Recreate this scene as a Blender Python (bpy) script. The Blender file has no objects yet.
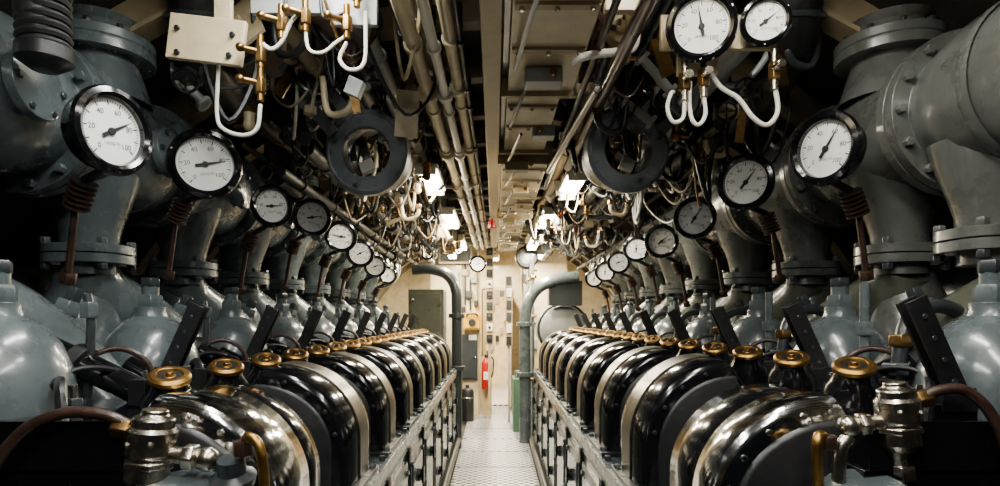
import bpy, math, random
from mathutils import Vector, Matrix, Euler
random.seed(23)
V=Vector
# ------------------------------------------------------------ materials
def mk(name,col,rough=.4,metal=0,var=.25,bump=.15,scale=14,coat=0,emit=None,col2=None,rv=.15):
    m=bpy.data.materials.new(name); m.use_nodes=True
    nt=m.node_tree; N=nt.nodes; L=nt.links
    b=N['Principled BSDF']
    tc=N.new('ShaderNodeTexCoord')
    n=N.new('ShaderNodeTexNoise'); n.inputs['Scale'].default_value=scale; n.inputs['Detail'].default_value=6; n.inputs['Roughness'].default_value=.65
    L.new(tc.outputs['Object'],n.inputs['Vector'])
    r=N.new('ShaderNodeValToRGB')
    r.color_ramp.elements[0].position=.3; r.color_ramp.elements[1].position=.72
    c2=col2 if col2 else tuple(c*(1-var) for c in col)
    r.color_ramp.elements[0].color=(*c2,1); r.color_ramp.elements[1].color=(*col,1)
    L.new(n.outputs['Fac'],r.inputs['Fac']); L.new(r.outputs['Color'],b.inputs['Base Color'])
    mr=N.new('ShaderNodeMapRange'); mr.inputs['To Min'].default_value=max(.02,rough-rv); mr.inputs['To Max'].default_value=min(1,rough+rv)
    L.new(n.outputs['Fac'],mr.inputs['Value']); L.new(mr.outputs['Result'],b.inputs['Roughness'])
    b.inputs['Metallic'].default_value=metal
    if coat: b.inputs['Coat Weight'].default_value=coat; b.inputs['Coat Roughness'].default_value=.12
    if bump:
        n2=N.new('ShaderNodeTexNoise'); n2.inputs['Scale'].default_value=scale*2.2; n2.inputs['Detail'].default_value=4
        L.new(tc.outputs['Object'],n2.inputs['Vector'])
        bp=N.new('ShaderNodeBump'); bp.inputs['Strength'].default_value=bump; bp.inputs['Distance'].default_value=.006
        L.new(n2.outputs['Fac'],bp.inputs['Height']); L.new(bp.outputs['Normal'],b.inputs['Normal'])
    if emit:
        b.inputs['Emission Color'].default_value=(*emit[0],1); b.inputs['Emission Strength'].default_value=emit[1]
    return m
GRAY=mk('gray_enamel',(.098,.122,.127),.27,0,.5,.35,7,.55)
GRAYW=mk('gray_enamel_weathered',(.104,.114,.106),.29,0,.5,.4,6,.5,col2=(.055,.055,.047))
GRAYD=mk('dark_gray_enamel',(.024,.030,.033),.34,0,.35,.25,10,.3)
GRAYC=mk('clamp_gray_enamel',(.105,.120,.127),.30,0,.3,.2,10,.4)
OLIVE=mk('olive_gray_enamel',(.085,.090,.064),.30,0,.4,.3,8,.4)
LGRAY=mk('light_gray_paint',(.30,.31,.30),.45,0,.25,.2,8,.1)
BLACK=mk('black_gloss',(.004,.004,.005),.13,0,.3,.06,12,.35,rv=.06)
BLACKM=mk('black_satin',(.008,.008,.009),.42,0,.3,.2,20)
RUBBER=mk('rubber',(.010,.010,.010),.5,0,.3,.1,20)
STEEL=mk('polished_steel',(.50,.48,.43),.25,1,.35,.12,22,rv=.12)
STRAP=mk('brushed_steel_strap',(.24,.22,.175),.32,1,.55,.2,16,rv=.14)
CHROME=mk('chromed_steel',(.74,.75,.75),.12,1,.5,.18,12,rv=.09)
NICKEL=mk('nickel',(.62,.55,.45),.26,1,.4,.15,18)
BRASS=mk('brass',(.46,.255,.065),.38,1,.5,.12,25)
BRASSD=mk('aged_brass',(.34,.20,.07),.36,1,.5,.12,25)
COPPER=mk('rusty_pipe',(.055,.026,.016),.45,.3,.6,.3,30,.2)
CREAM=mk('cream_paint',(.70,.57,.35),.42,0,.4,.2,7,.15)
CREAMD=mk('dirty_cream_paint',(.38,.30,.18),.5,0,.5,.3,6)
WHITE=mk('white_paint',(.80,.76,.65),.4,0,.2,.1,8)
TAN=mk('tan_paint',(.42,.32,.17),.45,0,.3,.2,8)
HULL=mk('hull_plate',(.028,.023,.017),.6,0,.5,.4,4)
DIAL=mk('dial_white',(.90,.90,.85),.35,0,.1,0,30)
INK=mk('dial_ink',(.01,.01,.01),.6,0,.1,0)
YEL=mk('yellow_plastic',(.62,.33,.001),.4,0,.1,0)
RED=mk('red_enamel',(.33,.008,.006),.3,0,.2,0)
GREEN=mk('green_paint',(.07,.15,.10),.4,0,.3,.1)
BROWN=mk('brown_pipe',(.07,.025,.018),.32,0,.4,.1,15,.3)
TUBEL=mk('lamp_tube',(.9,.9,.9),.4,0,0,0,emit=((1,.96,.84),26))
TUBEW=mk('lamp_tube_warm',(.9,.9,.9),.4,0,0,0,emit=((1,.88,.64),105))
def floor_mat():
    m=mk('steel_grating',(.58,.59,.60),.42,.55,.3,0,5)
    nt=m.node_tree;N=nt.nodes;L=nt.links;b=N['Principled BSDF']
    tc=N.new('ShaderNodeTexCoord'); mp=N.new('ShaderNodeMapping'); mp.inputs['Rotation'].default_value=(0,0,.785); mp.inputs['Scale'].default_value=(15,15,15)
    ck=N.new('ShaderNodeTexVoronoi'); ck.inputs['Scale'].default_value=1; ck.inputs['Randomness'].default_value=0
    L.new(tc.outputs['Object'],mp.inputs['Vector']); L.new(mp.outputs['Vector'],ck.inputs['Vector'])
    rp=N.new('ShaderNodeValToRGB');rp.color_ramp.elements[0].position=.40;rp.color_ramp.elements[1].position=.48
    rp.color_ramp.elements[0].color=(.05,.055,.06,1)
    L.new(ck.outputs['Distance'],rp.inputs['Fac'])
    old=b.inputs['Base Color'].links[0].from_socket
    mx=N.new('ShaderNodeMix');mx.data_type='RGBA';mx.blend_type='MULTIPLY';mx.inputs[0].default_value=1
    L.new(old,mx.inputs[6]);L.new(rp.outputs['Color'],mx.inputs[7]);L.new(mx.outputs[2],b.inputs['Base Color'])
    bp=N.new('ShaderNodeBump'); bp.inputs['Strength'].default_value=.8; bp.inputs['Distance'].default_value=.01
    L.new(rp.outputs['Color'],bp.inputs['Height']); L.new(bp.outputs['Normal'],b.inputs['Normal'])
    return m
TREAD=floor_mat()

# ------------------------------------------------------------ builder
def frame(n,up=(0,0,1)):
    z=V(n).normalized(); u=V(up)
    if abs(z.dot(u.normalized()))>.98: u=V((0,1,0))
    x=u.cross(z).normalized(); y=z.cross(x)
    return Matrix((x,y,z)).transposed()
class B:
    def __init__(s,sx=1):
        s.v=[];s.f=[];s.m=[];s.mats=[];s.sx=sx
    def add(s,vs,fs,mat):
        if mat not in s.mats: s.mats.append(mat)
        k=s.mats.index(mat); b=len(s.v)
        for p in vs: s.v.append((p[0]*s.sx,p[1],p[2]))
        for f in fs: s.f.append([i+b for i in f]); s.m.append(k)
    def box(s,c,d,mat,rot=None):
        R=Euler(rot).to_matrix() if rot else Matrix.Identity(3)
        c=V(c); vs=[]
        for x in(-.5,.5):
            for y in(-.5,.5):
                for z in(-.5,.5): vs.append(c+R@V((x*d[0],y*d[1],z*d[2])))
        s.add(vs,[(0,1,3,2),(4,6,7,5),(0,4,5,1),(2,3,7,6),(0,2,6,4),(1,5,7,3)],mat)
    def lathe(s,prof,o,ax,mat,n=24):
        F=frame(ax); o=V(o); vs=[];rings=[]
        for r,h in prof:
            if r<1e-6: rings.append([len(vs)]); vs.append(o+F@V((0,0,h)))
            else:
                g=[]
                for i in range(n):
                    a=2*math.pi*i/n; g.append(len(vs)); vs.append(o+F@V((r*math.cos(a),r*math.sin(a),h)))
                rings.append(g)
        fs=[]
        for a,b in zip(rings,rings[1:]):
            if len(a)==1 and len(b)==1: continue
            for i in range(n):
                j=(i+1)%n
                if len(a)==1: fs.append((a[0],b[i],b[j]))
                elif len(b)==1: fs.append((a[i],a[j],b[0]))
                else: fs.append((a[i],a[j],b[j],b[i]))
        s.add(vs,fs,mat)
    def cyl(s,p,q,r,mat,n=16,r2=None):
        p=V(p);q=V(q);h=(q-p).length
        if h<1e-6: return
        s.lathe([(0,0),(r,0),(r if r2 is None else r2,h),(0,h)],p,q-p,mat,n)
    def hexn(s,c,ax,r,h,mat): s.lathe([(0,0),(r*.92,0),(r,h*.1),(r,h*.85),(r*.9,h),(0,h)],c,ax,mat,6)
    def sph(s,c,r,mat,n=16,sc=1,ax=(0,0,1)):
        k=n//2
        s.lathe([(r*math.sin(math.pi*i/k) if 0<i<k else 0,-r*sc*math.cos(math.pi*i/k)) for i in range(k+1)],c,ax,mat,n)
    def tube(s,pts,r,mat,n=10,smooth=True,rs=None):
        P=[V(p) for p in pts]
        if smooth and len(P)>2:
            Q=[];E=[P[0]*2-P[1]]+P+[P[-1]*2-P[-2]];RR=[]
            for i in range(1,len(E)-2):
                for t in range(6):
                    u=t/6;a,b,c,d=E[i-1],E[i],E[i+1],E[i+2]
                    Q.append(.5*((2*b)+(c-a)*u+(2*a-5*b+4*c-d)*u*u+(3*b-a-3*c+d)*u**3))
                    if rs: RR.append(rs[i-1]*(1-u)+rs[i]*u)
            Q.append(P[-1]); 
            if rs: RR.append(rs[-1])
            P=Q; rs=RR if rs else None
        vs=[];fs=[];t0=(P[1]-P[0]).normalized();F=frame(t0);x=F.col[0].copy()
        for i,p in enumerate(P):
            t=(P[min(i+1,len(P)-1)]-P[max(i-1,0)]).normalized()
            x=(x-t*x.dot(t)).normalized(); y=t.cross(x); rr=rs[i] if rs else r
            for k in range(n):
                a=2*math.pi*k/n; vs.append(p+(x*math.cos(a)+y*math.sin(a))*rr)
        for i in range(len(P)-1):
            for k in range(n):
                j=(k+1)%n; fs.append((i*n+k,i*n+j,(i+1)*n+j,(i+1)*n+k))
        fs.append(tuple(range(n))); fs.append(tuple(range(len(vs)-n,len(vs))))
        s.add(vs,fs,mat)
    def torus(s,c,ax,R,r,mat,n=28,k=8):
        F=frame(ax);c=V(c);vs=[];fs=[]
        for i in range(n):
            a=2*math.pi*i/n; d=V((math.cos(a),math.sin(a),0))
            for j in range(k):
                b=2*math.pi*j/k; vs.append(c+F@(d*(R+r*math.cos(b))+V((0,0,r*math.sin(b)))))
        for i in range(n):
            for j in range(k):
                i2=(i+1)%n; fs.append((i*k+j,i2*k+j,i2*k+(j+1)%k,i*k+(j+1)%k))
        s.add(vs,fs,mat)
    def extr(s,poly,o,u,v,w,mat):
        o=V(o);u=V(u);v=V(v);w=V(w);n=len(poly)
        a=[o+u*p[0]+v*p[1] for p in poly]; b=[p+w for p in a]
        s.add(a+b,[tuple(range(n)),tuple(range(n,2*n))]+[(i,(i+1)%n,(i+1)%n+n,i+n) for i in range(n)],mat)
    def done(s,name,parent=None,bevel=.003,loc=None,ang=38):
        import bmesh
        vs=s.v
        if loc is None:
            mn=[min(p[i] for p in vs) for i in range(3)];mx=[max(p[i] for p in vs) for i in range(3)]
            c=V([(a+b)/2 for a,b in zip(mn,mx)])
        else: c=V(loc)
        me=bpy.data.meshes.new(name)
        me.from_pydata([(p[0]-c[0],p[1]-c[1],p[2]-c[2]) for p in vs],[],s.f)
        for m in s.mats: me.materials.append(m)
        me.polygons.foreach_set('material_index',s.m)
        bm=bmesh.new();bm.from_mesh(me);bmesh.ops.recalc_face_normals(bm,faces=bm.faces);bm.to_mesh(me);bm.free()
        me.polygons.foreach_set('use_smooth',[True]*len(me.polygons))
        me.set_sharp_from_angle(angle=math.radians(ang))
        ob=bpy.data.objects.new(name,me);bpy.context.collection.objects.link(ob)
        if parent: ob.parent=parent; ob.location=c-parent.location
        else: ob.location=c
        if bevel:
            md=ob.modifiers.new('bevel','BEVEL');md.width=bevel;md.segments=2;md.limit_method='ANGLE';md.angle_limit=math.radians(45);md.use_clamp_overlap=True
        return ob
def inst(ob,name,off):
    o=ob.copy(); o.name=name; o.location=ob.location+V(off); bpy.context.collection.objects.link(o); return o
def empty(name,loc):
    e=bpy.data.objects.new(name,None);e.location=loc;e.empty_display_size=.1;bpy.context.collection.objects.link(e);return e
_tc={}
def textgeo(t):
    if t in _tc: return _tc[t]
    cu=bpy.data.curves.new('t','FONT');cu.body=t;cu.size=1;cu.align_x='CENTER';cu.align_y='CENTER';cu.resolution_u=2
    o=bpy.data.objects.new('t',cu);bpy.context.collection.objects.link(o)
    dg=bpy.context.evaluated_depsgraph_get();me=o.evaluated_get(dg).to_mesh()
    g=([v.co.copy() for v in me.vertices],[tuple(p.vertices) for p in me.polygons])
    bpy.data.objects.remove(o);_tc[t]=g;return g

# ------------------------------------------------------------ room
def arc(name,a0,a1,mat,y0=-2.5,y1=10.3,R=2.4,cz=.5,th=.06,n=24):
    b=B();poly=[]
    for i in range(n+1):
        a=a0+(a1-a0)*i/n; poly.append((R*math.cos(a),cz+R*math.sin(a)))
    for i in range(n,-1,-1):
        a=a0+(a1-a0)*i/n; poly.append(((R+th)*math.cos(a),cz+(R+th)*math.sin(a)))
    vs=[];fs=[];m=len(poly)
    for y in(y0,y1):
        for p in poly: vs.append((p[0],y,p[1]))
    for i in range(m): fs.append((i,(i+1)%m,(i+1)%m+m,i+m))
    for i in range(n):
        fs.append((i,i+1,m-2-i,m-1-i)); fs.append((i+m,i+1+m,m-2-i+m,m-1-i+m))
    b.add(vs,fs,mat); return b.done(name,bevel=0)
arc('wall_right',-.25,.75,HULL); arc('ceiling',.75,math.pi-.75,HULL); arc('wall_left',math.pi-.75,math.pi+.25,HULL)
b=B();b.box((0,4,-.05),(4.7,13,.06),HULL);b.done('floor',bevel=0)
b=B()
y=-1.0
while y<10.2:
    b.box((0,y+.345,-.005),(.80,.68,.03),TREAD)
    for x in(-.36,.36):
        for dy in(.04,.65): b.cyl((x,y+dy,.008),(x,y+dy,.014),.012,STEEL,8)
    y+=.7
b.done('floor_grating')
fr=B()
for k in range(20):
    y=-1.6+k*.6
    for a0 in range(22):
        a=.35+(math.pi-.7)*a0/22;a2=.35+(math.pi-.7)*(a0+1)/22
        for r0,r1,yo,w in((2.4,2.28,0,.014),(2.29,2.275,-.035,.085)):
            pts=[(rr*math.cos(aa),.5+rr*math.sin(aa)) for aa,rr in((a,r0),(a2,r0),(a2,r1),(a,r1))]
            fr.extr(pts,(0,y+yo,0),(1,0,0),(0,0,1),(0,w,0),CREAMD)
fr.done('trim_1',bevel=0)
b=B()
b.box((-1.3,10.35,1.5),(2.2,.1,3.0),CREAM); b.box((1.33,10.35,1.5),(2.1,.1,3.0),CREAM); b.box((.04,10.35,2.5),(.48,.1,1.0),CREAM)
b.done('wall_back')
b=B()
b.box((-.18,10.26,1.0),(.05,.07,2.0),TAN);b.box((.26,10.26,1.0),(.05,.07,2.0),TAN);b.box((.04,10.26,2.0),(.49,.07,.06),TAN)
b.box((.25,9.97,1.0),(.03,.5,1.9),CREAM)
for z in(.4,1.0,1.6): b.cyl((.23,10.2,z-.04),(.23,10.2,z+.04),.018,STEEL,8)
b.cyl((.21,9.8,1.0),(.21,9.8,1.14),.012,BRASS,8)
b.done('door_1')
b=B()
b.box((0,13.5,1.4),(3,.08,2.8),CREAM);b.box((-1.0,12,1.4),(.08,3.2,2.8),CREAM);b.box((1.0,12,1.4),(.08,3.2,2.8),CREAM)
b.box((0,12,-.03),(2,3.2,.06),TREAD)
for i in range(9): b.box((-.15+.1*(i%5),13.42,.7+.17*i),(.08,.08,.14),[GRAYD,LGRAY,BLACKM,TAN][i%4])
b.done('wall_corridor')
b=B();b.box((0,12,2.72),(2,3.2,.06),WHITE);b.done('ceiling_corridor')

# ------------------------------------------------------------ lamps
def lamp(x,y,z,L=1.0,p=30,col=(1,.96,.88),T=None):
    b=B()
    b.box((0,0,.035),(.14,L,.03),WHITE); b.box((0,-L/2,.01),(.12,.03,.05),WHITE);b.box((0,L/2,.01),(.12,.03,.05),WHITE)
    for dx in(-.03,.03): b.cyl((dx,-L/2+.02,.0),(dx,L/2-.02,.0),.013,T or TUBEL,10)
    b.cyl((0,-L*.3,.05),(0,-L*.3,.15),.01,STEEL,8);b.cyl((0,L*.3,.05),(0,L*.3,.15),.01,STEEL,8)
    o=b.done('fluorescent_lamp',loc=(0,0,0)); o.location=(x,y,z)
    li=bpy.data.lights.new('lamp_light','AREA');li.shape='RECTANGLE';li.size=.12;li.size_y=L;li.energy=p;li.color=col
    lo=bpy.data.objects.new('lamp_light',li);bpy.context.collection.objects.link(lo);lo.parent=o;lo.location=(0,0,-.03)
    return o
W=(1,.88,.64)
lamp(-.45,.2,2.5,p=17,col=(.97,1,.98));lamp(.45,.2,2.5,p=17,col=(1,.99,.95))
lamp(-.5,1.35,2.6,.8,p=20,col=(.97,1,.98));lamp(.5,1.2,2.62,.8,p=20,col=(1,.98,.92))
lamp(-.40,3.75,2.34,.6,p=16,T=TUBEW);lamp(.50,3.9,2.34,.6,p=16,T=TUBEW)
lamp(-.40,5.3,2.36,.8,p=38,col=W,T=TUBEW);lamp(.46,5.3,2.36,.8,p=38,col=W,T=TUBEW)
lamp(-.42,7.2,2.38,p=100,col=W,T=TUBEW);lamp(.47,7.2,2.38,p=100,col=W,T=TUBEW)
lamp(-.62,8.5,2.38,.6,p=105,col=W,T=TUBEW);lamp(.62,8.5,2.38,.6,p=120,col=W,T=TUBEW)
lamp(0,9.6,2.45,.5,p=100,col=W,T=TUBEW)
lamp(0,11.6,2.5,p=240,col=W,T=TUBEW)

# ------------------------------------------------------------ gauges
def gauge(c,n,r=.1,ang=200,stem=None,up=(0,0,1),name='pressure_gauge',twist=0):
    b=B();F=frame(n,up)@Matrix.Rotation(twist,3,'Z');c=V(c);N=V(n).normalized()
    k=r/.1
    b.lathe([(0,-.065*k),(.05*k,-.065*k),(.075*k,-.06*k),(.088*k,-.04*k),(.09*k,-.005*k),(.102*k,-.003*k),(.104*k,.008*k),(.1*k,.018*k),(.088*k,.022*k),(.079*k,.016*k),(.077*k,.002*k),(0,.002*k)],c,N,BLACK,40)
    b.lathe([(.077*k,.0025*k),(0,.0026*k)],c,N,DIAL,40)
    def flat(cx,cy,w,h,a,mat,z):
        ca,sa=math.cos(a),math.sin(a);vs=[]
        for x,y in((-w/2,-h/2),(w/2,-h/2),(w/2,h/2),(-w/2,h/2)):
            vs.append(c+F@V(((cx+x*ca-y*sa)*k,(cy+x*sa+y*ca)*k,z*k)))
        b.add(vs,[(0,1,2,3)],mat)
    for i in range(51):
        a=math.radians(225-270*i/50);big=i%5==0
        L=.012 if big else .006; R=.072-L/2
        flat(R*math.cos(a),R*math.sin(a),L,.0028 if big else .0013,a,INK,.0034)
    for i in range(0,6):
        a=math.radians(225-54*i);g=textgeo(str(i*20 if i else 0));R=.049;s_=.018
        b.add([c+F@V(((R*math.cos(a)+v.x*s_)*k,(R*math.sin(a)+v.y*s_)*k,.0034*k)) for v in g[0]],g[1],INK)
    g=textgeo('LB/SQ IN');b.add([c+F@V((v.x*.010*k,(-.028+v.y*.010)*k,.0034*k)) for v in g[0]],g[1],INK)
    a=math.radians(ang)
    dx,dy=math.cos(a),math.sin(a);px,py=-dy,dx
    b.add([c+F@V((x*k,y*k,.006*k)) for x,y in((dx*.066,dy*.066),(px*.0045,py*.0045),(-dx*.028+px*.005,-dy*.028+py*.005),(-dx*.028-px*.005,-dy*.028-py*.005),(-px*.0045,-py*.0045))],[(0,1,2,3,4)],INK)
    b.lathe([(.009*k,.003*k),(.009*k,.008*k),(0,.009*k)],c,N,INK,12)
    for i in range(3):
        a=i*2.09+.5; b.hexn(c+F@V((.094*k*math.cos(a),.094*k*math.sin(a),.016*k)),N,.004*k,.004*k,STEEL)
    if stem:
        s0=c-N*.03*k-F.col[1]*.085*k
        s1,s2,s3=[V(p) for p in stem]
        b.cyl(c-N*.03*k-F.col[1]*.05*k,s0,.018,BLACK,10)
        b.tube([s0,s1],.012,BLACKM,10)
        d=(s2-s1);L=d.length;pr=[(0,0)];m=6
        for i in range(m): pr+= [(.018,L*(i+.1)/m),(.034,L*(i+.3)/m),(.034,L*(i+.6)/m),(.018,L*(i+.85)/m)]
        pr.append((0,L)); b.lathe(pr,s1,d,COPPER,18)
        b.tube([s2,s3],.010,COPPER,10); b.hexn(s3,(s3-s2),.022,.03,COPPER)
    return b.done(name,bevel=0,ang=30)
def row_gauge(s,y,z,nx,r=.1,ang=200,X=1.0,nz=-.12):
    gauge((s*X,y,z),(-s*nx,-1,nz),r,ang,stem=((s*(X+.10),y+.05,z-.115),(s*(X+.14),y+.07,z-.19),(s*(X+.18),y+.1,z-.36)),twist=random.uniform(-.2,.2))
for y,z,nx,r,a in [(1.56,1.985,2.9,.11,25),(2.07,2.03,.55,.115,5),(2.68,2.0,.9,.092,0),(3.28,2.05,.42,.1,20),(3.9,2.03,.4,.1,170),(4.45,1.98,.35,.1,30),(5.0,1.93,.3,.09,200),(5.6,1.9,.3,.08,60)]:
    row_gauge(-1,y,z,nx,r,a)
for y,z,nx,r,a in [(1.81,2.01,1.9,.108,60),(2.39,2.04,.85,.108,50),(3.0,2.0,.6,.102,60),(3.6,1.96,.5,.098,40),(4.25,1.99,.4,.09,100),(4.85,1.95,.35,.09,30),(5.45,1.92,.3,.09,80),(6.05,1.9,.3,.09,80)]:
    row_gauge(1,y,z,nx,r,a)

# ------------------------------------------------------------ engines
P=.6;NU=9;Y0=1.3
def cover_poly(x0,xr,xo,z0,zs,zt,n=14):
    pts=[(x0,z0),(x0,zs)]
    for i in range(1,n+1):
        a=math.pi-math.pi/2*i/n
        pts.append((x0+xr+xr*math.cos(a),zs+(zt-zs)*math.sin(a)))
    pts+=[(xo,zt-.06),(xo,z0)]
    return pts
def make_engine(s):
    capx,capz=(.85,1.385) if s>0 else (.77,1.36)
    G=GRAYW if s>0 else GRAY
    E=empty('marine_diesel_engine',(s*.9,3.7,0))
    b=B(s)
    L=NU*P+.1;yc=Y0-.08+L/2
    b.box((.95,yc,.47),(.9,L,.86),GRAYD)
    b.box((1.08,yc,1.04),(.66,L,.30),BLACK)
    b.box((.56,yc,.90),(.27,L,.05),GRAY); b.box((.475,yc,.855),(.07,L,.05),GRAYD)
    b.box((.47,yc,.06),(.12,L,.12),GRAYD)
    b.box((.90,yc,1.235),(.28,L,.11),BLACK)
    for k in range(NU):
        y=Y0+k*P+.27
        b.box((.480,y,.48),(.06,.58,.70),GRAY); b.box((.448,y,.48),(.02,.48,.60),GRAYD); b.box((.438,y,.48),(.015,.38,.48),GRAY)
        for dy in(-.21,.21):
            for dz in(-.25,.0,.25):
                b.hexn((.440,y+dy,.48+dz),(-1,0,0),.014,.014,GRAYD)
        for dz in(-.14,.14):
            b.lathe([(0,0),(.036,0),(.036,.012),(.026,.024),(0,.028)],(.432,y,.48+dz),(-1,0,0),BLACK,16)
            b.box((.405,y,.48+dz),(.014,.018,.09),BLACK)
        for dy in(-.2,-.05,.1,.25): b.hexn((.455,y+dy,.925),(0,0,1),.014,.02,GRAYD)
        b.box((.445,y+.3,.80),(.025,.06,.08),BLACKM)
        yg=Y0+k*P+.47
        b.cyl((.64,yg,.92),(.64,yg,1.06),.045,GRAYD,18);b.hexn((.64,yg,1.06),(0,0,1),.035,.03,GRAY);b.tube([(.64,yg,1.08),(.64,yg,1.16),(.70,yg,1.2),(.80,yg,1.22)],.010,COPPER,8)
    b.tube([(.41,Y0,.14),(.41,Y0+L-.1,.14)],.028,GRAYD,12)
    b.done('crankcase',E)
    zc=1.365 if s>0 else 1.338
    def cover(chrome):
        b=B(s)
        zt=1.33 if chrome else zc
        D=.36
        def prism(y0,y1,g0,mat,e=.012):
            pr=lambda g:cover_poly(.47+g+g0,.27-(g+g0)*.6,.79,.925,1.08,zt-g-g0)
            rings=[];vs=[]
            for yy,g in [(y0,e*2),(y0+e*.6,e*.7),(y0+e*1.6,0),(y1-e*1.6,0),(y1-e*.6,e*.7),(y1,e*2)]:
                p=pr(g);rings.append(len(vs));vs+=[(q[0],yy,q[1]) for q in p]
            m=len(pr(0));fs=[tuple(range(m)),tuple(range(rings[-1],rings[-1]+m))]
            for a,c in zip(rings,rings[1:]):
                for i in range(m): fs.append((a+i,a+(i+1)%m,c+(i+1)%m,c+i))
            b.add(vs,fs,mat)
        if chrome:
            w=.15 if s>0 else .24
            prism(0,w,0,CHROME); prism(w-.01,D,.008,BLACK)
            prism(-.01,.04,.05,BLACKM,.006)
        else:
            prism(0,D,0,BLACK)
            prism(-.006,.05,.045,BLACKM,.006)
            po=cover_poly(.464,.276,.74,.94,1.08,zt+.006)[:-2]
            pi=cover_poly(.475,.265,.74,.94,1.08,zt-.006)[:-2]
            w0,w1=(.17,.30)
            n=len(po);vs=[];fs=[]
            for q in po: vs+=[(q[0],w0,q[1]),(q[0],w1,q[1])]
            for i in range(n-1): fs.append((2*i,2*i+1,2*i+3,2*i+2))
            for q in pi: vs+=[(q[0],w0,q[1]),(q[0],w1,q[1])]
            for i in range(n-1):
                fs.append((2*i,2*i+2,2*n+2*i+2,2*n+2*i)); fs.append((2*i+1,2*i+3,2*n+2*i+3,2*n+2*i+1))
            b.add(vs,fs,STRAP)
        b.box((.50,D/2,.93),(.12,D+.04,.025),BLACKM)
        for dy in(.03,D-.03): b.hexn((.455,dy,.94),(0,0,1),.013,.018,GRAY)
        pr=cover_poly(.50,.25,.76,.925,1.08,zt-.03)
        for i in (3,6,9,12):
            q=pr[i]; b.hexn((q[0],.003,q[1]),(0,-1,0),.008,.01,BLACKM if not chrome else STEEL)
        return b
    c0=cover(True);c0.v=[(x,y+Y0,z) for x,y,z in c0.v];c0.done('rocker_cover_chromed',E)
    cb=cover(False);cb.v=[(x,y+Y0+P,z) for x,y,z in cb.v];ob=cb.done('rocker_cover_1',E)
    for k in range(2,NU): inst(ob,'rocker_cover_%d'%k,(0,(k-1)*P,0))
    def lever(b,y):
        for dy in(0,.03):
            b.box((.93,y+dy,1.435),(.046,.008,.23),BLACKM,(0,-.42,0))
            for i in range(4):
                t=-.075+i*.05; b.cyl((.93-t*.41,y-.005+dy,1.435+t*.91),(.93-t*.41,y-.007+dy,1.435+t*.91),.006,GRAYD,10)
        for t in(-.06,.07): b.cyl((.93-t*.41,y,1.435+t*.91),(.93-t*.41,y+.03,1.435+t*.91),.008,GRAY,8)
        b.box((.965,y+.02,1.33),(.07,.07,.05),BLACKM)
    def gear():
        b=B(s)
        ax=V((-.2,-.36,1)).normalized()
        for y in(.12,.42):
            c=V((capx,y,capz))
            b.lathe([(.07,-.10),(.060,-.05),(.046,-.03),(.042,-.012),(0,-.012)],c,ax,BLACK,24)
            b.lathe([(0,-.012),(.040,-.012),(.047,-.007),(.047,.003),(.041,.009),(.030,.009),(.026,.001),(.016,.001),(.014,.006),(0,.006)],c,ax,BRASS,28)
            b.lathe([(.028,.002),(.028,.0045),(.015,.0045),(.015,.002)],c,ax,BLACKM,20)
            b.hexn(c+ax*.006,ax,.009,.009,BRASSD)
            b.box((capx+.07,y,1.325),(.04,.03,.06),BLACKM)
        b.lathe([(.15,.85),(.155,1.1),(.153,1.3),(.143,1.38),(.12,1.44),(.085,1.485),(.05,1.505),(.045,1.52),(.045,1.535),(0,1.535)],(1.12,.05,0),(0,0,1),GRAY,32)
        b.hexn((1.12,.05,1.53),(0,0,1),.04,.045,GRAY);b.cyl((1.12,.05,1.57),(1.12,.05,1.61),.026,GRAY,14);b.hexn((1.12,.05,1.6),(0,0,1),.03,.03,GRAYD)
        M2=OLIVE if s>0 else GRAY
        b.tube([(1.34,.07,1.66),(1.33,.12,1.58),(1.27,.24,1.47),(1.17,.32,1.34),(1.06,.34,1.2),(1.0,.34,1.1)],.1,M2,24,rs=[.085,.10,.125,.125,.115,.11])
        b.lathe([(0,0),(.118,0),(.125,.006),(.125,.03),(.118,.036),(0,.036)],(1.10,.335,1.24),(-.35,.1,-.9),GRAYD,28)
        b.lathe([(.05,0),(.045,.05),(.03,.06),(.03,.075),(0,.075)],(1.20,.33,1.45),(-.3,.2,1),GRAY,18);b.hexn((1.18,.345,1.51),(-.3,.2,1),.034,.04,GRAY)
        b.hexn((1.165,.35,1.545),(-.3,.2,1),.022,.04,GRAYD)
        b.lathe([(.13,1.0),(.14,1.3),(.135,1.45),(.12,1.55),(.09,1.62),(.085,1.655),(0,1.655)],(1.37,.10,0),(0,0,1),G,28)
        if s>0:
            b.tube([(1.20,.22,1.45),(1.17,.21,1.51),(1.10,.20,1.53),(1.03,.19,1.50),(1.0,.18,1.42),(.985,.18,1.28)],.018,GRAYD,14)
            b.hexn((.986,.18,1.36),(0,0,1),.032,.03,GRAY);b.hexn((1.0,.18,1.43),(0,0,1),.028,.03,BRASSD)
            b.cyl((1.06,.42,1.3),(1.06,.42,1.6),.014,GRAY,10);b.hexn((1.06,.42,1.45),(0,0,1),.026,.04,GRAY)
        else:
            b.tube([(1.02,.20,1.56),(1.01,.20,1.48),(1.02,.2,1.3)],.011,GRAYD,10);b.hexn((1.015,.2,1.5),(0,0,1),.022,.04,GRAY)
        b.tube([(1.13,.2,1.43),(.95,.2,1.345),(.80,.2,1.27)],.034,BLACK,16)
        b.lathe([(.034,-.02),(.045,-.015),(.045,.015),(.034,.02)],(1.04,.2,1.39),(1,0,.47),BLACKM,18)
        b.tube([(1.1,.50,1.36),(.95,.50,1.28)],.03,BLACK,14)
        lever(b,.48)
        b.tube([(.90,.30,1.28),(.92,.29,1.38),(.99,.27,1.42),(1.06,.22,1.38),(1.08,.2,1.3)],.008,COPPER,8)
        b.tube([(.92,.22,1.28),(.93,.20,1.36),(.98,.12,1.38),(1.02,.05,1.34)],.007,BLACKM,8)
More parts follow.
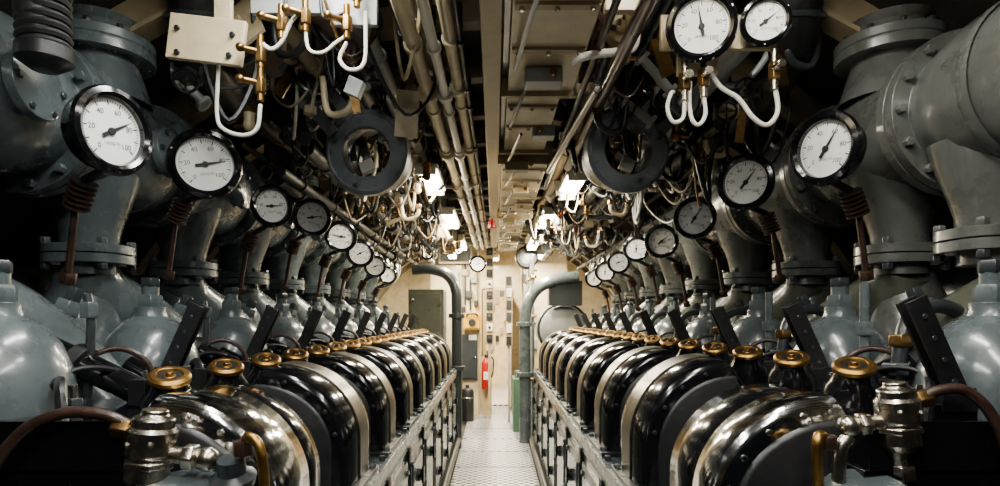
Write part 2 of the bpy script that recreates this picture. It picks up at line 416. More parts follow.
        b.tube([(1.02,.05,1.3),(.96,.02,1.36),(.92,-.03,1.34),(.9,-.05,1.27)],.012,BLACKM,8)
        b.hexn((.90,.30,1.28),(0,0,1),.018,.03,BRASSD)
        for x,y in((.95,.05),(1.0,.42),(.93,.36)): b.hexn((x,y,1.28),(0,0,1),.022,.04,GRAYD); b.cyl((x,y,1.3),(x,y,1.35),.01,STEEL,8)
        b.box((1.17,.3,1.15),(.46,.6,.22),GRAYD)
        return b
    g=gear();g.v=[(x,y+Y0,z) for x,y,z in g.v];ob=g.done('cylinder_head_1',E)
    for k in range(1,NU): inst(ob,'cylinder_head_%d'%(k+1),(0,k*P,0))
    b=B(s);b.box((1.05,Y0-.12,.62),(.9,.08,1.0),BLACK)
    for i in range(5): b.hexn((.68+i*.17,Y0-.16,1.06),(0,-1,0),.016,.02,GRAYD)
    b.done('end_casing',E)
    if s>0:
        b=B(s);lever(b,1.26);b.box((.96,1.29,1.22),(.12,.08,.2),BLACK);b.done('front_control_lever',E)
    return E
ER=make_engine(1);EL=make_engine(-1)

# ------------------------------------------------------------ exhaust manifolds
def manifold(s):
    b=B(s);X=1.36;Z=2.09;G=GRAYW if s>0 else GRAY
    y=.75;pr=[(0,0)];k=0
    while y+k*P<6.8:
        h=k*P
        pr+=[(.215,h),(.218,h+.2),(.20,h+.30),(.188,h+.33),(.188,h+.35),(.235,h+.352),(.235,h+.385),(.228,h+.387),(.228,h+.391),(.235,h+.393),(.235,h+.425),(.188,h+.427),(.19,h+.47),(.205,h+.53)]
        k+=1
    pr.append((0,k*P))
    b.lathe(pr,(X,y,Z),(0,1,0),G,44)
    for j in range(k):
        yy=y+j*P
        for i in range(14):
            a=i*2*math.pi/14
            for d,hh in((-1,.352),(1,.425)):
                b.hexn((X+.214*math.cos(a),yy+hh,Z+.214*math.sin(a)),(0,d,0),.014,.02,G)
        cy=yy+.12
        if s<0 or j>1:
            b.lathe([(.07,0),(.07,.09),(.085,.09),(.085,.115),(.05,.125),(0,.125)],(X-.13,cy,Z-.03),(-1,0,.1),G,24)
            for i in range(6):
                a=i*math.pi/3; b.hexn((X-.245,cy+.07*math.cos(a),Z-.02+.07*math.sin(a)),(-1,0,.1),.010,.012,GRAYD)
        else:
            b.lathe([(.222,0),(.224,.006),(.224,.03),(.222,.036)],(X,yy+.10,Z),(0,1,0),G,44)
        b.torus((X-.14,yy+.05,Z+.185),(.3,-1,0),.038,.008,WHITE,16,6)
    ys=[Y0+.07+P*j for j in range(NU)]
    if s>0: ys[0]=1.60
    for ny in ys:
        b.lathe([(.15,-.12),(.125,-.2),(.10,-.27),(.086,-.32),(.084,-.37),(0,-.37)],(X-.03,ny,Z),(0,0,1),G,28)
        for zz in(1.722,1.690):
            pts=[]
            for i in range(24):
                a=2*math.pi*i/24;c,sn=math.cos(a),math.sin(a)
                q=(abs(c)**3+abs(sn)**3)**(-1/3); pts.append((.125*q*c,.11*q*sn))
            b.extr(pts,(X-.03,ny,zz-.014),(1,0,0),(0,1,0),(0,0,.028),G)
        b.lathe([(.078,-.36),(.082,-.45),(0,-.45)],(X-.03,ny,Z),(0,0,1),G,24)
        for dx in(-.09,.09):
            for dy in(-.075,.075):
                b.hexn((X-.03+dx,ny+dy,1.735),(0,0,1),.016,.022,G); b.hexn((X-.03+dx,ny+dy,1.675),(0,0,-1),.016,.022,GRAYD)
    for ry in(1.98,3.9):
        b.lathe([(.15,.12),(.125,.2),(.112,.24),(.112,.255),(.16,.257),(.16,.285),(.156,.287),(.156,.291),(.16,.293),(.16,.321),(.112,.323),(.105,.36),(.12,.385),(0,.385)],(X-.06,ry,Z),(0,0,1),G,28)
        for i in range(10):
            a=i*math.pi/5; b.hexn((X-.06+.14*math.cos(a),ry+.14*math.sin(a),Z+.321),(0,0,1),.012,.018,GRAYD)
    b.done('exhaust_manifold')
manifold(1);manifold(-1)
for s in(-1,1):
    b=B(s)
    b.tube([(1.85,.6,1.55),(1.85,6.8,1.55)],.17,GRAYD,24)
    for k in range(10): b.torus((1.85,.8+k*.6,1.55),(0,1,0),.17,.018,GRAYD)
    b.done('air_intake_trunk')

# ------------------------------------------------------------ overhead, centre
b=B();b.box((-.012,4.4,2.42),(.068,6.6,.025),TAN);b.box((-.012,4.4,2.47),(.012,6.6,.09),TAN)
for k in range(11): b.box((-.012,1.3+k*.6,2.6),(.03,.03,.3),TAN)
b.done('overhead_rail')
def pipe(name,pts,r,mat,n=14,flanges=()):
    b=B();b.tube(pts,r,mat,n)
    P0,P1=V(pts[0]),V(pts[-1])
    L=(P1-P0).length;k=int(L/.6)
    for i in range(k):
        c=P0.lerp(P1,(i+.5)/k); b.lathe([(r,-.012),(r+.008,-.012),(r+.008,.012),(r,.012)],c,P1-P0,mat,n); b.box((c[0],c[1],c[2]+r+.06),(.014,.03,.12),BLACKM)
    for t in flanges:
        c=P0.lerp(P1,t);b.lathe([(r,-.025),(r*1.7,-.025),(r*1.7,-.003),(r*1.6,0),(r*1.7,.003),(r*1.7,.025),(r,.025)],c,P1-P0,mat,n)
    return b.done(name)
for x,z,r,m in [(-.265,2.43,.026,CREAM),(-.195,2.42,.018,WHITE),(-.14,2.45,.022,CREAM),(-.24,2.54,.03,CREAMD),(-.16,2.57,.028,CREAMD),(-.30,2.47,.012,BLACKM),(-.105,2.44,.008,BLACKM)]:
    pipe('overhead_pipe',[(x-.02,1.1,z),(x+.03,8.0,z)],r,m,flanges=(.2,.33,.45))
b=B();y=1.2
secs=[(1.2,2.35,.175,.25,2.44,CREAM),(2.4,3.3,.16,.22,2.48,CREAM),(3.35,5.2,.17,.26,2.44,CREAM),(5.25,8.0,.16,.24,2.46,WHITE)]
for y0,y1,x,w,z,m in secs:
    b.box((x,(y0+y1)/2,z+.04),(w,y1-y0,.2),m)
    for yy in(y0,y1-.02): b.box((x,yy+.01,z+.04),(w+.05,.025,.24),TAN)
    yy=y0+.2
    while yy<y1-.2:
        b.box((x,yy,z-.065),(w*.96,.03,.012),TAN)
        for dx in(-.4,0,.4): b.hexn((x+dx*w,yy,z-.071),(0,0,-1),.008,.01,STEEL)
        yy+=.28
    b.box((x-w/2-.012,(y0+y1)/2,z),(.02,(y1-y0)*.9,.03),BROWN)
b.done('ventilation_duct')
b=B()
for i in range(10):
    y=1.5+i*.62;b.box((.17+.05*(i%3-1),y,2.345),(.10+.03*(i%2),.08,.05),random.choice([LGRAY,CREAM,CREAMD,WHITE]));b.tube([(.12,y,2.34),(.10,y+.15,2.33),(.08,y+.4,2.34),(.07,y+.6,2.37)],.008,random.choice([BLACKM,WHITE,BROWN]),6)
    b.hexn((.2,y-.05,2.345),(0,-1,0),.014,.02,BRASSD)
b.done('lighting_junction_string')
b=B();b.tube([(.40,1.5,2.33),(.40,3.3,2.33)],.022,BROWN,14);b.tube([(.33,1.5,2.36),(.33,4.0,2.36)],.012,BLACKM);b.tube([(.36,2.1,2.30),(.30,3.4,2.33)],.015,BROWN,12)
for y in(1.7,2.3,2.9): b.box((.37,y,2.38),(.12,.03,.03),CREAM)
b.tube([(.25,1.95,2.33),(.30,1.92,2.34),(.40,1.9,2.345),(.44,1.9,2.36),(.45,1.9,2.42)],.013,WHITE)
b.done('handrail_overhead')
b=B();b.box((.50,5.6,2.56),(.14,5.0,.05),CREAMD)
for k in range(9): b.box((.50,3.2+k*.6,2.53),(.18,.04,.03),LGRAY)
for i in range(7): b.tube([(.44+i*.02,1.4,2.52+.004*(i%2)),(.44+i*.02,8.0,2.52)],.009,random.choice([BLACKM,LGRAY,CREAM,RUBBER]),6)
b.done('cable_tray')
# ------------------------------------------------------------ ring clamps
def clamp(s,c):
    b=B(s);x,y,z=c;C=V(c)
    ax=V((-.12,1,.10)).normalized()
    b.lathe([(.100,0),(.104,-.014),(.166,-.014),(.176,-.004),(.176,.05),(.158,.06),(.150,.13),(.118,.13),(.102,.06),(.100,0)],C,ax,GRAYC,48)
    b.torus(C-ax*.014,-ax,.160,.005,GRAYC,40,6)
    d=V((.66,0,.75)).normalized();n=V((-d.z,0,d.x));R=(0,math.atan2(d.x,d.z),0)
    for i in range(4):
        a=math.radians(-70+i*90);b.hexn(C+V((math.cos(a)*.137,-.014,math.sin(a)*.137)),(0,-1,0),.010,.010,GRAYD)
    base=C+V((0,.03,0))
    for t in(-1,1):
        p=base+d*.215+n*.05*t
        b.box(p,(.05,.11,.15),GRAYC,R)
        b.hexn(p+d*.03+n*.025*t,n*t,.022,.03,GRAYD)
    b.box(base+d*.18,(.035,.10,.06),BLACKM,R)
    b.box(base+d*.32,(.17,.07,.075),GRAYC,R)
    b.cyl(base+d*.24-n*.12,base+d*.24+n*.12,.012,STEEL,10)
    b.box(base+d*.43,(.09,.06,.16),GRAYC,R)
    for t in(.30,.34,.41,.47): b.hexn(base+d*t+V((0,-.035,0)),(0,-1,0),.013,.014,BLACKM)
    b.box(C+V((.03,.16,-.02)),(.06,.04,.05),WHITE,(0,.4,0)); b.cyl(C+V((.03,.18,0)),C+V((.10,.3,.2)),.02,LGRAY,12)
    b.cyl(C+V((-.04,.18,-.01)),C+V((-.12,.35,.2)),.018,BRASSD,12)
    b.lathe([(.135,.13),(.14,.2),(.13,.26),(.125,.26)],C,ax,BLACKM,32)
    b.done('pipe_coupling_clamp')
clamp(-1,(.535,2.5,2.19));clamp(1,(.555,2.5,2.20))
# ------------------------------------------------------------ gauge boards
b=B();b.box((.66,1.78,2.345),(.34,.02,.10),CREAM);b.box((.60,1.785,2.28),(.12,.015,.12),CREAM)
for x in(.52,.66,.80): b.hexn((x,1.768,2.31),(0,-1,0),.008,.01,BLACKM)
b.box((.66,1.80,2.47),(.04,.04,.25),CREAM)
for x,zz in((.55,2.19),(.605,2.20),(.81,2.22)):
    b.hexn((x,1.74,zz-.03),(0,0,1),.018,.05,BRASSD);b.cyl((x,1.74,zz-.06),(x,1.74,zz+.06),.011,NICKEL,10);b.cyl((x,1.74,zz),(x,1.69,zz),.012,NICKEL,10)
b.tube([(.55,1.74,2.14),(.545,1.74,2.08),(.515,1.74,2.07),(.50,1.74,2.11),(.51,1.74,2.15),(.53,1.78,2.17)],.006,WHITE,8)
b.tube([(.605,1.74,2.15),(.61,1.74,2.09),(.59,1.74,2.06),(.57,1.74,2.08),(.57,1.76,2.14),(.58,1.78,2.2)],.006,WHITE,8)
b.tube([(.81,1.74,2.18),(.82,1.74,2.10),(.79,1.74,2.06),(.75,1.74,2.08),(.71,1.75,2.14),(.66,1.76,2.18),(.63,1.78,2.25)],.007,WHITE,8)
b.done('gauge_bracket_panel')
gauge((.585,1.70,2.325),(-.25,-1,-.15),.095,100);gauge((.775,1.72,2.35),(-.3,-1,-.15),.068,35)
b=B();b.box((-.84,1.75,2.31),(.22,.02,.13),CREAM,(0,.12,0));b.box((-.80,1.77,2.45),(.05,.02,.25),CREAM)
for x,zz in((-.92,2.34),(-.76,2.32),(-.92,2.27),(-.77,2.26)): b.cyl((x,1.74,zz),(x,1.73,zz),.008,BLACKM,8)
for x,zz in((-.68,2.18),(-.68,2.27),(-.43,2.36),(-.40,2.45),(-.62,2.36),(-.55,2.38)):
    b.hexn((x,1.74,zz-.03),(0,0,1),.017,.045,BRASSD);b.cyl((x,1.74,zz-.05),(x,1.74,zz+.05),.010,BRASS,10);b.cyl((x,1.74,zz),(x-.04,1.71,zz),.009,BRASSD,10);b.sph((x-.045,1.705,zz),.013,BRASSD,10)
b.tube([(-.68,1.74,2.12),(-.69,1.74,2.05),(-.73,1.74,2.03),(-.79,1.75,2.05),(-.82,1.77,2.1),(-.82,1.78,2.25)],.006,WHITE,8)
b.tube([(-.68,1.74,2.30),(-.65,1.74,2.28),(-.62,1.74,2.30),(-.59,1.74,2.36),(-.55,1.74,2.40)],.006,WHITE,8)
b.tube([(-.55,1.74,2.34),(-.54,1.74,2.28),(-.50,1.74,2.27),(-.46,1.74,2.30),(-.43,1.74,2.32)],.005,WHITE,8)
b.tube([(-.43,1.74,2.30),(-.45,1.74,2.25),(-.42,1.74,2.22),(-.38,1.75,2.25),(-.38,1.76,2.4)],.006,WHITE,8)
b.tube([(-.62,1.76,2.4),(-.60,1.76,2.46),(-.52,1.76,2.45),(-.50,1.76,2.38),(-.43,1.76,2.40)],.006,BLACKM,8)
b.box((-.42,1.80,2.19),(.045,.05,.05),LGRAY,(.2,.4,.1));b.box((-.42,1.79,2.45),(.14,.02,.16),LGRAY)
b.box((-.60,1.80,2.44),(.26,.02,.06),LGRAY)
b.done('valve_manifold_panel')

# ------------------------------------------------------------ overhead clutter
def hullz(x): return .5+math.sqrt(max(0,2.22**2-x*x))
for s in(-1,1):
    for i in range(13):
        ax_=.42+i*.075+random.uniform(-.02,.02); r=random.choice([.014,.02,.026,.034])
        x=s*ax_;z=hullz(x)-.05-r-random.uniform(0,.2)
        y0=random.uniform(1.6,2.2) if ax_<.8 else random.uniform(2.5,3.0)
        m=random.choice([GRAYD,BLACKM,CREAMD,CREAM,LGRAY,BROWN]) if ax_<.8 else random.choice([GRAYD,BLACKM,HULL])
        pipe('overhead_pipe',[(x,y0,z),(x+random.uniform(-.03,.03),random.uniform(6,8.6),z-random.uniform(-.02,.05))],r,m,flanges=[random.random() for _ in range(2)])
    b=B(s)
    for i in range(100):
        y=random.uniform(1.9,6.5);x=random.uniform(.36,1.08);z=min(hullz(x)-.05,2.62)
        x2=x+random.uniform(-.2,.2);y2=y+random.uniform(-.3,.5);dr=random.uniform(.12,.40)
        m=random.choice([BLACKM,RUBBER,LGRAY,BLACKM,BROWN,GRAYD,CREAMD,WHITE,CREAM,BRASSD])
        b.tube([(x,y,z),(x+random.uniform(-.06,.06),y+.05,z-dr*.5),((x+x2)/2,(y+y2)/2,z-dr),(x2,y2,z-dr*.5),(x2+.02,y2+.05,z)],random.choice([.005,.007,.011]),m,7)
    b.done('cable_bundle',bevel=0)
    b=B(s)
    for i in range(115):
        y=random.uniform(1.95,6.8);x=random.uniform(.34,1.05);z=random.uniform(2.24,2.6)
        t=i%5;m=random.choice([CREAMD,GRAYD,LGRAY,BLACKM,CREAM,BRASSD,CREAM,WHITE])
        if t==0: b.box((x,y,z),(random.uniform(.02,.10),.012,random.uniform(.06,.2)),m,(random.uniform(-.2,.2),random.uniform(-.8,.8),random.uniform(-.5,.5)))
        elif t==1:
            d=V((random.uniform(-1,1),random.uniform(-.3,.3),random.uniform(-1,1))).normalized();c=V((x,y,z));L=random.uniform(.08,.2)
            b.cyl(c,c+d*L,.016,m,12);b.lathe([(0,0),(.030,0),(.030,.014),(0,.014)],c,d,m,14);b.lathe([(0,0),(.030,0),(.030,.014),(0,.014)],c+d*L,d,m,14)
        elif t==2:
            c=V((x,y,z));b.tube([c,c+V((0,0,-.06)),c+V((.04,.02,-.09)),c+V((.10,.03,-.08)),c+V((.12,.03,.05))],.013,m,10);b.hexn(c+V((0,0,-.03)),(0,0,1),.022,.03,BRASSD)
        elif t==3:
            c=V((x,y,z));b.cyl(c,c+V((0,0,-.05)),.02,m,12);b.sph(c+V((0,0,-.05)),.024,m,12);b.cyl(c+V((0,0,-.05)),c+V((.05,-.02,-.06)),.008,BRASSD,8);b.hexn(c,(0,0,1),.028,.02,BRASSD)
        else:
            b.cyl((x,y,z),(x+random.uniform(-.1,.1),y,2.62),.008,m,8);b.hexn((x,y,z),(0,0,1),.026,.03,m)
    b.done('pipe_hanger_set',bevel=0)
def valve(c,ax,R,mat,wheel):
    b=B();c=V(c);A=V(ax).normalized();F=frame(A)
    b.sph(c,R*.6,mat,16);x=F.col[0]
    for t in(-1,1):
        b.lathe([(R*.4,0),(R*.4,R*.9),(R*.75,R*.9),(R*.75,R*1.1),(0,R*1.1)],c,x*t,mat,18)
    b.lathe([(R*.5,0),(R*.45,R*.7),(R*.65,R*.72),(R*.65,R*.9),(R*.2,R*.95),(R*.12,R*1.0),(R*.12,R*2.0),(0,R*2.0)],c,A,mat,18)
    w=c+A*R*1.9;b.torus(w,A,R*.85,R*.11,wheel,24,8)
    for i in range(4):
        a=i*math.pi/2;b.tube([w,w+F@V((math.cos(a)*R*.85,math.sin(a)*R*.85,0))],R*.07,wheel,6)
    b.sph(w,R*.16,BRASS,8)
    b.done('globe_valve',bevel=0)
for s in(-1,1):
    for i in range(14):
        y=2.0+i*.36+random.uniform(-.1,.1);x=s*random.uniform(.5,1.0);z=random.uniform(2.24,2.5)
        if 2.2<y<2.9 and abs(x)<.8: x=s*.92
        valve((x,y,z),(-s*random.uniform(.1,.8),-1,random.uniform(-.8,0)),random.uniform(.03,.05),random.choice([GRAYD,BRASSD,LGRAY,GRAYD,CREAMD]),random.choice([BLACKM,RED if i==9 else BLACKM,BLACKM,GRAYD]))
    for i in range(12):
        y=2.75+i*.46;x=s*random.uniform(.38,.95);z=random.uniform(2.35,2.50)
        b=B();w,h,d=random.uniform(.07,.12),random.uniform(.07,.13),random.uniform(.06,.12)
        m=random.choice([LGRAY,CREAMD,GRAYD,BLACKM,CREAM]);R=(random.uniform(-.2,.2),random.uniform(-.2,.2),random.uniform(-.3,.3))
        b.box((x,y,z),(w,d,h),m,R);b.box((x,y-d*.55,z),(w*.86,.012,h*.86),m,R)
        for dx in(-.35,.35):
            for dz in(-.35,.35): b.hexn((x+dx*w,y-d*.6,z+dz*h),(0,-1,0),.006,.012,STEEL)
        b.cyl((x-w*.25,y,z-h/2-.03),(x-w*.25,y,z-h/2),.014,BRASSD,10);b.cyl((x+w*.25,y,z-h/2-.03),(x+w*.25,y,z-h/2),.014,BRASSD,10)
        b.cyl((x,y,z+h/2),(x,y,2.62),.01,BLACKM,8)
        b.tube([(x+w*.25,y,z-h/2-.03),(x+w*.25,y,z-h/2-.1),(x+w*.25+s*.06,y+.03,z-h/2-.1),(x+w*.25+s*.1,y+.05,z+.1)],.006,random.choice([WHITE,BLACKM,BLACKM]),6)
        b.done('junction_box')
b=B();pts=[(-.98,1.36,2.60),(-1.02,1.36,2.42),(-1.04,1.36,2.24),(-1.035,1.38,2.10)]
b.tube(pts,.045,RUBBER,16)
for i in range(26):
    t=i/25;p=V(pts[0]).lerp(V(pts[3]),t);p.x-=.02*math.sin(t*math.pi);b.torus(p,(.1,.0,-1),.048,.009,RUBBER,20,6)
b.lathe([(0,0),(.058,0),(.058,.03),(.03,.05),(0,.05)],(-1.035,1.38,2.12),(0,0,-1),BLACKM,18)
b.done('ribbed_hose',bevel=0)
for s in(-1,1):
    b=B(s);b.tube([(.98,1.95,2.58),(1.0,2.0,2.5),(1.04,2.15,2.42),(1.08,2.5,2.42),(1.08,3.2,2.42)],.08,BLACKM,20);b.torus((1.0,2.0,2.5),(0,.3,-1),.085,.012,GRAYD);b.done('flexible_exhaust_hose',bevel=0)

# ------------------------------------------------------------ near fittings
def cock(s,c,tilt,k=1.3):
    b=B(s);ax=V((tilt,0,1)).normalized();c=V(c)
    sc=lambda pr:[(r*k,h*k) for r,h in pr]
    b.lathe(sc([(0,-.065),(.022,-.065),(.03,-.055),(.034,-.05),(.034,-.01),(.038,-.008),(.038,.03),(.032,.036),(.032,.050),(.020,.056),(.020,.064),(0,.064)]),c,ax,NICKEL,28)
    b.lathe(sc([(.034,-.03),(.041,-.028),(.041,-.018),(.034,-.016)]),c,ax,NICKEL,6)
    o=lambda x,y,z:c+V((x,y,z))*k
    b.cyl(o(-.03,0,-.01),o(-.08,0,-.015),.014*k,NICKEL,14);b.hexn(o(-.055,0,-.013),(-1,0,-.1),.022*k,.02*k,NICKEL);b.sph(o(-.092,0,-.018),.020*k,NICKEL,16)
    b.cyl(o(0,0,-.06),o(.02,.02,-.16),.014*k,NICKEL,12);b.hexn(o(.01,.01,-.09),(.1,0,-1),.026*k,.03*k,NICKEL)
    b.hexn(o(.03,0,.03),(1,0,.2),.018*k,.03*k,BRASSD)
    for a in range(6): b.sph(o(.036*math.cos(a*1.05),.036*math.sin(a*1.05),.012),.006*k,NICKEL,8)
    return b
b=cock(-1,(.70,1.22,1.235),-.12,1.25)
b.tube([(.74,1.22,1.28),(.79,1.21,1.305),(.86,1.2,1.31),(.93,1.19,1.28),(.99,1.18,1.2),(1.04,1.15,1.05)],.012,COPPER,10)
b.done('indicator_cock')
b=cock(1,(.82,1.22,1.30),-.1,1.1)
b.tube([(.85,1.22,1.33),(.90,1.21,1.355),(.95,1.2,1.35),(1.0,1.19,1.28),(1.05,1.18,1.1)],.011,COPPER,10)
b.tube([(.72,1.22,1.26),(.70,1.22,1.22),(.70,1.22,1.1)],.014,NICKEL,10)
b.done('indicator_cock')
b=B();b.tube([(-.50,1.2,1.25),(-.49,1.19,1.265),(-.465,1.18,1.25),(-.455,1.18,1.2),(-.45,1.18,1.1),(-.44,1.22,.95)],.010,BRASS,12);b.hexn((-.505,1.2,1.225),(0,0,1),.02,.03,COPPER);b.lathe([(0,0),(.04,0),(.045,.02),(.028,.03),(.026,.06),(0,.06)],(-.53,1.22,1.16),(.0,-.3,1),GRAYD,24);b.done('brass_oil_pipe')
b=B();b.tube([(.66,1.22,1.12),(.645,1.2,1.2),(.64,1.19,1.25),(.65,1.2,1.265),(.67,1.21,1.255)],.011,BRASS,12);b.tube([(.66,1.22,1.12),(.66,1.24,.95)],.011,BRASS,12);b.hexn((.67,1.21,1.235),(0,0,1),.02,.03,COPPER);b.done('brass_oil_pipe')
for s in(-1,1):
    b=B(s);fx=.74 if s>0 else .62
    b.lathe([(0,0),(.08,0),(.10,.02),(.10,.04),(.078,.05),(.078,.065),(0,.065)],(fx,1.2,1.10),(-.1,-.3,1),GRAY,32)
    b.cyl((fx,1.2,.0),(fx,1.2,1.1),.06,GRAYD,20)
    for i in range(6):
        a=i*math.pi/3;b.hexn((fx+.088*math.cos(a),1.19+.085*math.sin(a),1.135),(0,-.3,1),.012,.014,STEEL)
    b.done('oil_filter_housing')

# ------------------------------------------------------------ far area
b=B();b.box((-.62,9.3,1.3),(.75,.08,2.6),CREAM);b.box((-.24,9.26,1.3),(.03,.05,2.6),TAN);b.done('wall_partition')
b=B();b.box((-.345,9.16,1.45),(.27,.16,.25),YEL);b.box((-.345,9.07,1.45),(.22,.03,.20),YEL);b.lathe([(0,0),(.055,0),(.055,.02),(0,.02)],(-.345,9.055,1.43),(0,-1,0),BLACKM,20);b.tube([(-.43,9.04,1.53),(-.40,9.01,1.56),(-.29,9.01,1.56),(-.26,9.04,1.53)],.015,BLACKM,8)
b.done('wall_telephone')
b=B()
b.lathe([(0,0),(.07,0),(.075,.02),(.075,.38),(.06,.43),(.03,.46),(.025,.5),(0,.5)],(-.13,9.1,.42),(0,0,1),RED,24);b.box((-.13,9.02,.63),(.08,.01,.12),WHITE)
b.hexn((-.13,9.1,.9),(0,0,1),.03,.04,BLACKM);b.box((-.09,9.07,.96),(.12,.02,.02),BLACKM,(0,-.2,0));b.tube([(-.10,9.1,.92),(-.03,9.09,.88),(-.03,9.08,.7),(-.05,9.07,.6)],.012,BLACKM,8)
b.box((-.13,9.19,.45),(.16,.02,.9),TAN)
b.done('fire_extinguisher')
b=B();b.lathe([(0,0),(.09,0),(.095,.02),(.095,.42),(.08,.46),(.03,.48),(.03,.52),(0,.52)],(-.40,8.7,.01),(0,0,1),BLACKM,24);b.torus((-.40,8.7,.35),(0,0,1),.096,.006,STEEL);b.done('gas_canister')
b=B();b.box((-.40,9.23,.9),(.26,.05,.7),GRAYD);b.box((-.40,9.20,.9),(.22,.02,.64),GRAYD);b.cyl((-.31,9.19,.9),(-.31,9.15,.9),.015,STEEL,8);b.done('equipment_locker')
# conduits, boxes and notices on the partition
b=B()
for x,z0,z1,m in((-.50,.2,2.5,CREAMD),(-.46,1.7,2.5,GRAYD),(-.28,1.65,2.5,CREAMD),(-.56,.5,2.2,LGRAY),(-.38,1.62,2.1,BLACKM)): b.cyl((x,9.235,z0),(x,9.235,z1),.014,m,8)
for x,z,w,h,m in((-.40,1.86,.10,.12,GRAYD),(-.32,2.08,.09,.09,LGRAY),(-.50,1.6,.09,.15,BLACKM),(-.34,1.20,.12,.08,WHITE),(-.29,1.72,.06,.10,BLACKM),(-.47,2.2,.12,.10,TAN)):
    b.box((x,9.22,z),(w,.07,h),m);b.box((x,9.18,z),(w*.8,.01,h*.8),m)
b.done('conduit_and_switch_set')
b=B()
b.box((-.08,8.9,1.85),(.12,.05,1.5),TAN)
for i in range(9):
    z=1.2+i*.16;b.box((-.08,8.86,z),(.09,.05,.11),[BLACKM,WHITE,BLACKM,GRAYD][i%4]);b.cyl((-.08,8.83,z),(-.08,8.80,z),.022,BLACKM if i%2 else GRAYD,10)
b.box((-.08,8.9,.65),(.04,.04,1.3),TAN)
b.done('switch_box_column')
b=B()
b.box((.20,8.6,1.6),(.1,.06,1.0),TAN)
for i in range(6): b.box((.20,8.55,1.18+i*.17),(.07,.05,.12),[BLACKM,WHITE,GRAYD][i%3])
b.box((.20,8.6,.55),(.03,.03,1.1),LGRAY)
b.done('switch_box_column')
gauge((-.23,8.0,2.22),(0,-1,0),.11,200)
b=B();b.cyl((-.23,8.08,2.22),(-.23,8.08,2.8),.015,CREAM);b.done('gauge_bracket_post')
b=B();b.tube([(-.95,6.9,2.05),(-.75,6.9,2.06),(-.56,6.9,2.0),(-.46,6.9,1.85),(-.44,6.9,1.6),(-.44,6.9,.9),(-.44,6.9,0)],.06,GRAYD,20)
for z in(.9,1.5): b.lathe([(.06,0),(.095,0),(.095,.05),(.06,.05)],(-.44,6.9,z),(0,0,1),GRAYD,20)
b.done('cooling_water_pipe')
b=B();b.tube([(1.0,7.2,2.0),(.75,7.2,1.96),(.52,7.2,1.86),(.40,7.2,1.68),(.36,7.2,1.4),(.36,7.2,.7),(.36,7.2,0)],.07,GRAY,20)
for z in(.8,1.4): b.lathe([(.07,0),(.105,0),(.105,.05),(.07,.05)],(.36,7.2,z),(0,0,1),GRAY,20)
b.done('cooling_water_pipe')
b=B();b.box((-.78,6.98,1.35),(.40,.4,.95),OLIVE);b.box((-.78,6.77,1.35),(.34,.02,.85),OLIVE);b.cyl((-.64,6.76,1.3),(-.64,6.72,1.3),.02,BLACKM)
b.box((-.78,6.98,.45),(.36,.38,.9),GRAYD)
for z in(1.0,1.7): b.hexn((-.93,6.76,z),(0,-1,0),.02,.02,STEEL)
b.done('electrical_cabinet')
b=B();b.lathe([(0,0),(.2,.02),(.28,.08),(.31,.2),(.31,.7),(.28,.8),(0,.86)],(.85,7.3,1.36),(0,1,0),LGRAY,32);b.box((.85,7.7,.55),(.5,.6,1.1),GRAYD)
b.torus((.85,7.45,1.36),(0,1,0),.315,.015,GRAYD);b.box((.85,7.32,1.80),(.4,.2,.3),GRAYD);b.done('header_tank')
b=B();b.cyl((.42,8.2,2.5),(.42,8.2,2.35),.02,BLACKM);b.lathe([(0,0),(.14,0),(.15,.02),(.15,.2),(.13,.22),(0,.22)],(.42,8.1,2.3),(0,-1,0),BLACKM,24);b.cyl((.42,7.9,2.3),(.42,7.87,2.3),.1,GRAYD,20);b.done('warning_horn')
b=B();b.box((-.6,9.1,2.45),(.5,.1,.25),WHITE);b.box((-.6,9.04,2.45),(.44,.02,.19),LGRAY);b.done('ventilation_grille')
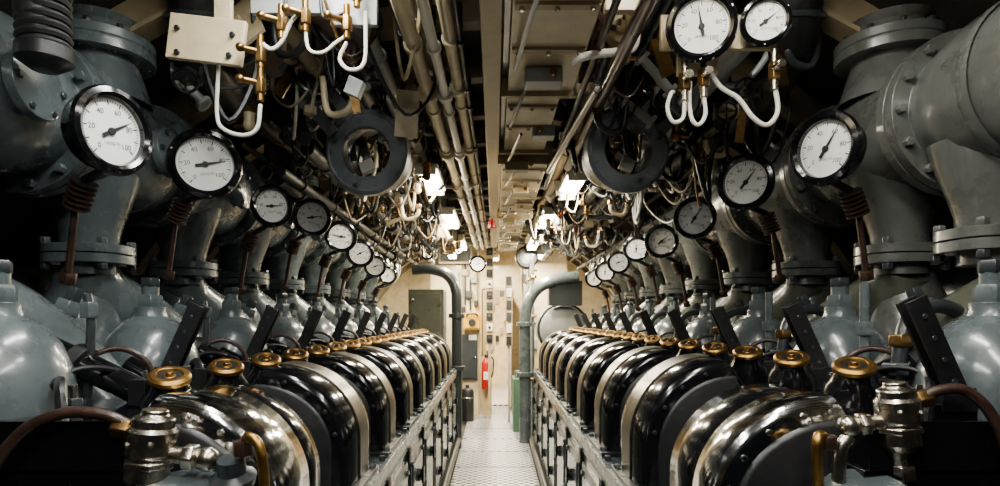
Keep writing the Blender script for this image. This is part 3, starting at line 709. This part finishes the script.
b=B();b.lathe([(0,0),(.035,0),(.04,.03),(.03,.07),(0,.08)],(-.03,5.5,2.32),(0,0,1),RED,16);b.cyl((-.03,5.5,2.39),(-.03,5.5,2.41),.012,BLACKM);b.done('red_warning_lamp')
b=B();b.box((.30,8.1,.35),(.12,.5,.7),GREEN);b.cyl((.30,8.0,.7),(.30,8.0,.8),.04,GREEN);b.done('oil_pump')
b=B();
for i in range(5):
    b.cyl((-.50,7.4+i*.3,0),(-.50,7.4+i*.3,1.8+.1*(i%2)),.02+.008*(i%3),[GRAY,LGRAY,GRAYD][i%3],12)
b.done('vertical_pipe_bank')
b=B()
for i in range(5):
    b.cyl((.48,7.6+i*.3,0),(.48,7.6+i*.3,2.3),.02+.008*(i%3),[GRAY,LGRAY,CREAMD][i%3],12)
    for z in(.7,1.5,2.0): b.hexn((.48,7.6+i*.3,z),(0,0,1),.05,.04,BRASSD)
b.done('vertical_pipe_bank')
b=B();b.box((.75,9.2,1.3),(.7,.1,2.6),CREAM);b.done('wall_partition.001')
b=B()
for i in range(8): b.box((.47+.12*(i%2),9.11,.9+i*.2),(.1,.06,.14),[WHITE,LGRAY,BLACKM,TAN][i%4])
b.tube([(.45,9.1,0),(.45,9.1,2.4)],.02,LGRAY,8)
b.done('breaker_box_set')
for i in range(8):
    y=4.6+i*.55;b=B();z=2.50+.04*(i%2)
    b.tube([(-.9,y,z-.06),(-.6,y,z),(-.1,y,z),(.4,y,z),(.9,y,z-.06)],.014+.006*(i%2),random.choice([CREAM,WHITE,LGRAY,CREAMD]),10);b.done('transverse_pipe')
# ------------------------------------------------------------ world / camera
w=bpy.data.worlds.new('World');bpy.context.scene.world=w;w.use_nodes=True
w.node_tree.nodes['Background'].inputs[0].default_value=(.5,.6,.7,1);w.node_tree.nodes['Background'].inputs[1].default_value=.01
cd=bpy.data.cameras.new('Camera');cd.lens=21.6;cd.sensor_width=36;cd.shift_x=.005;cd.shift_y=.075;cd.clip_start=.05
co=bpy.data.objects.new('Camera',cd);bpy.context.collection.objects.link(co);co.location=(0,0,1.5);co.rotation_euler=(math.pi/2,0,0)
bpy.context.scene.camera=co
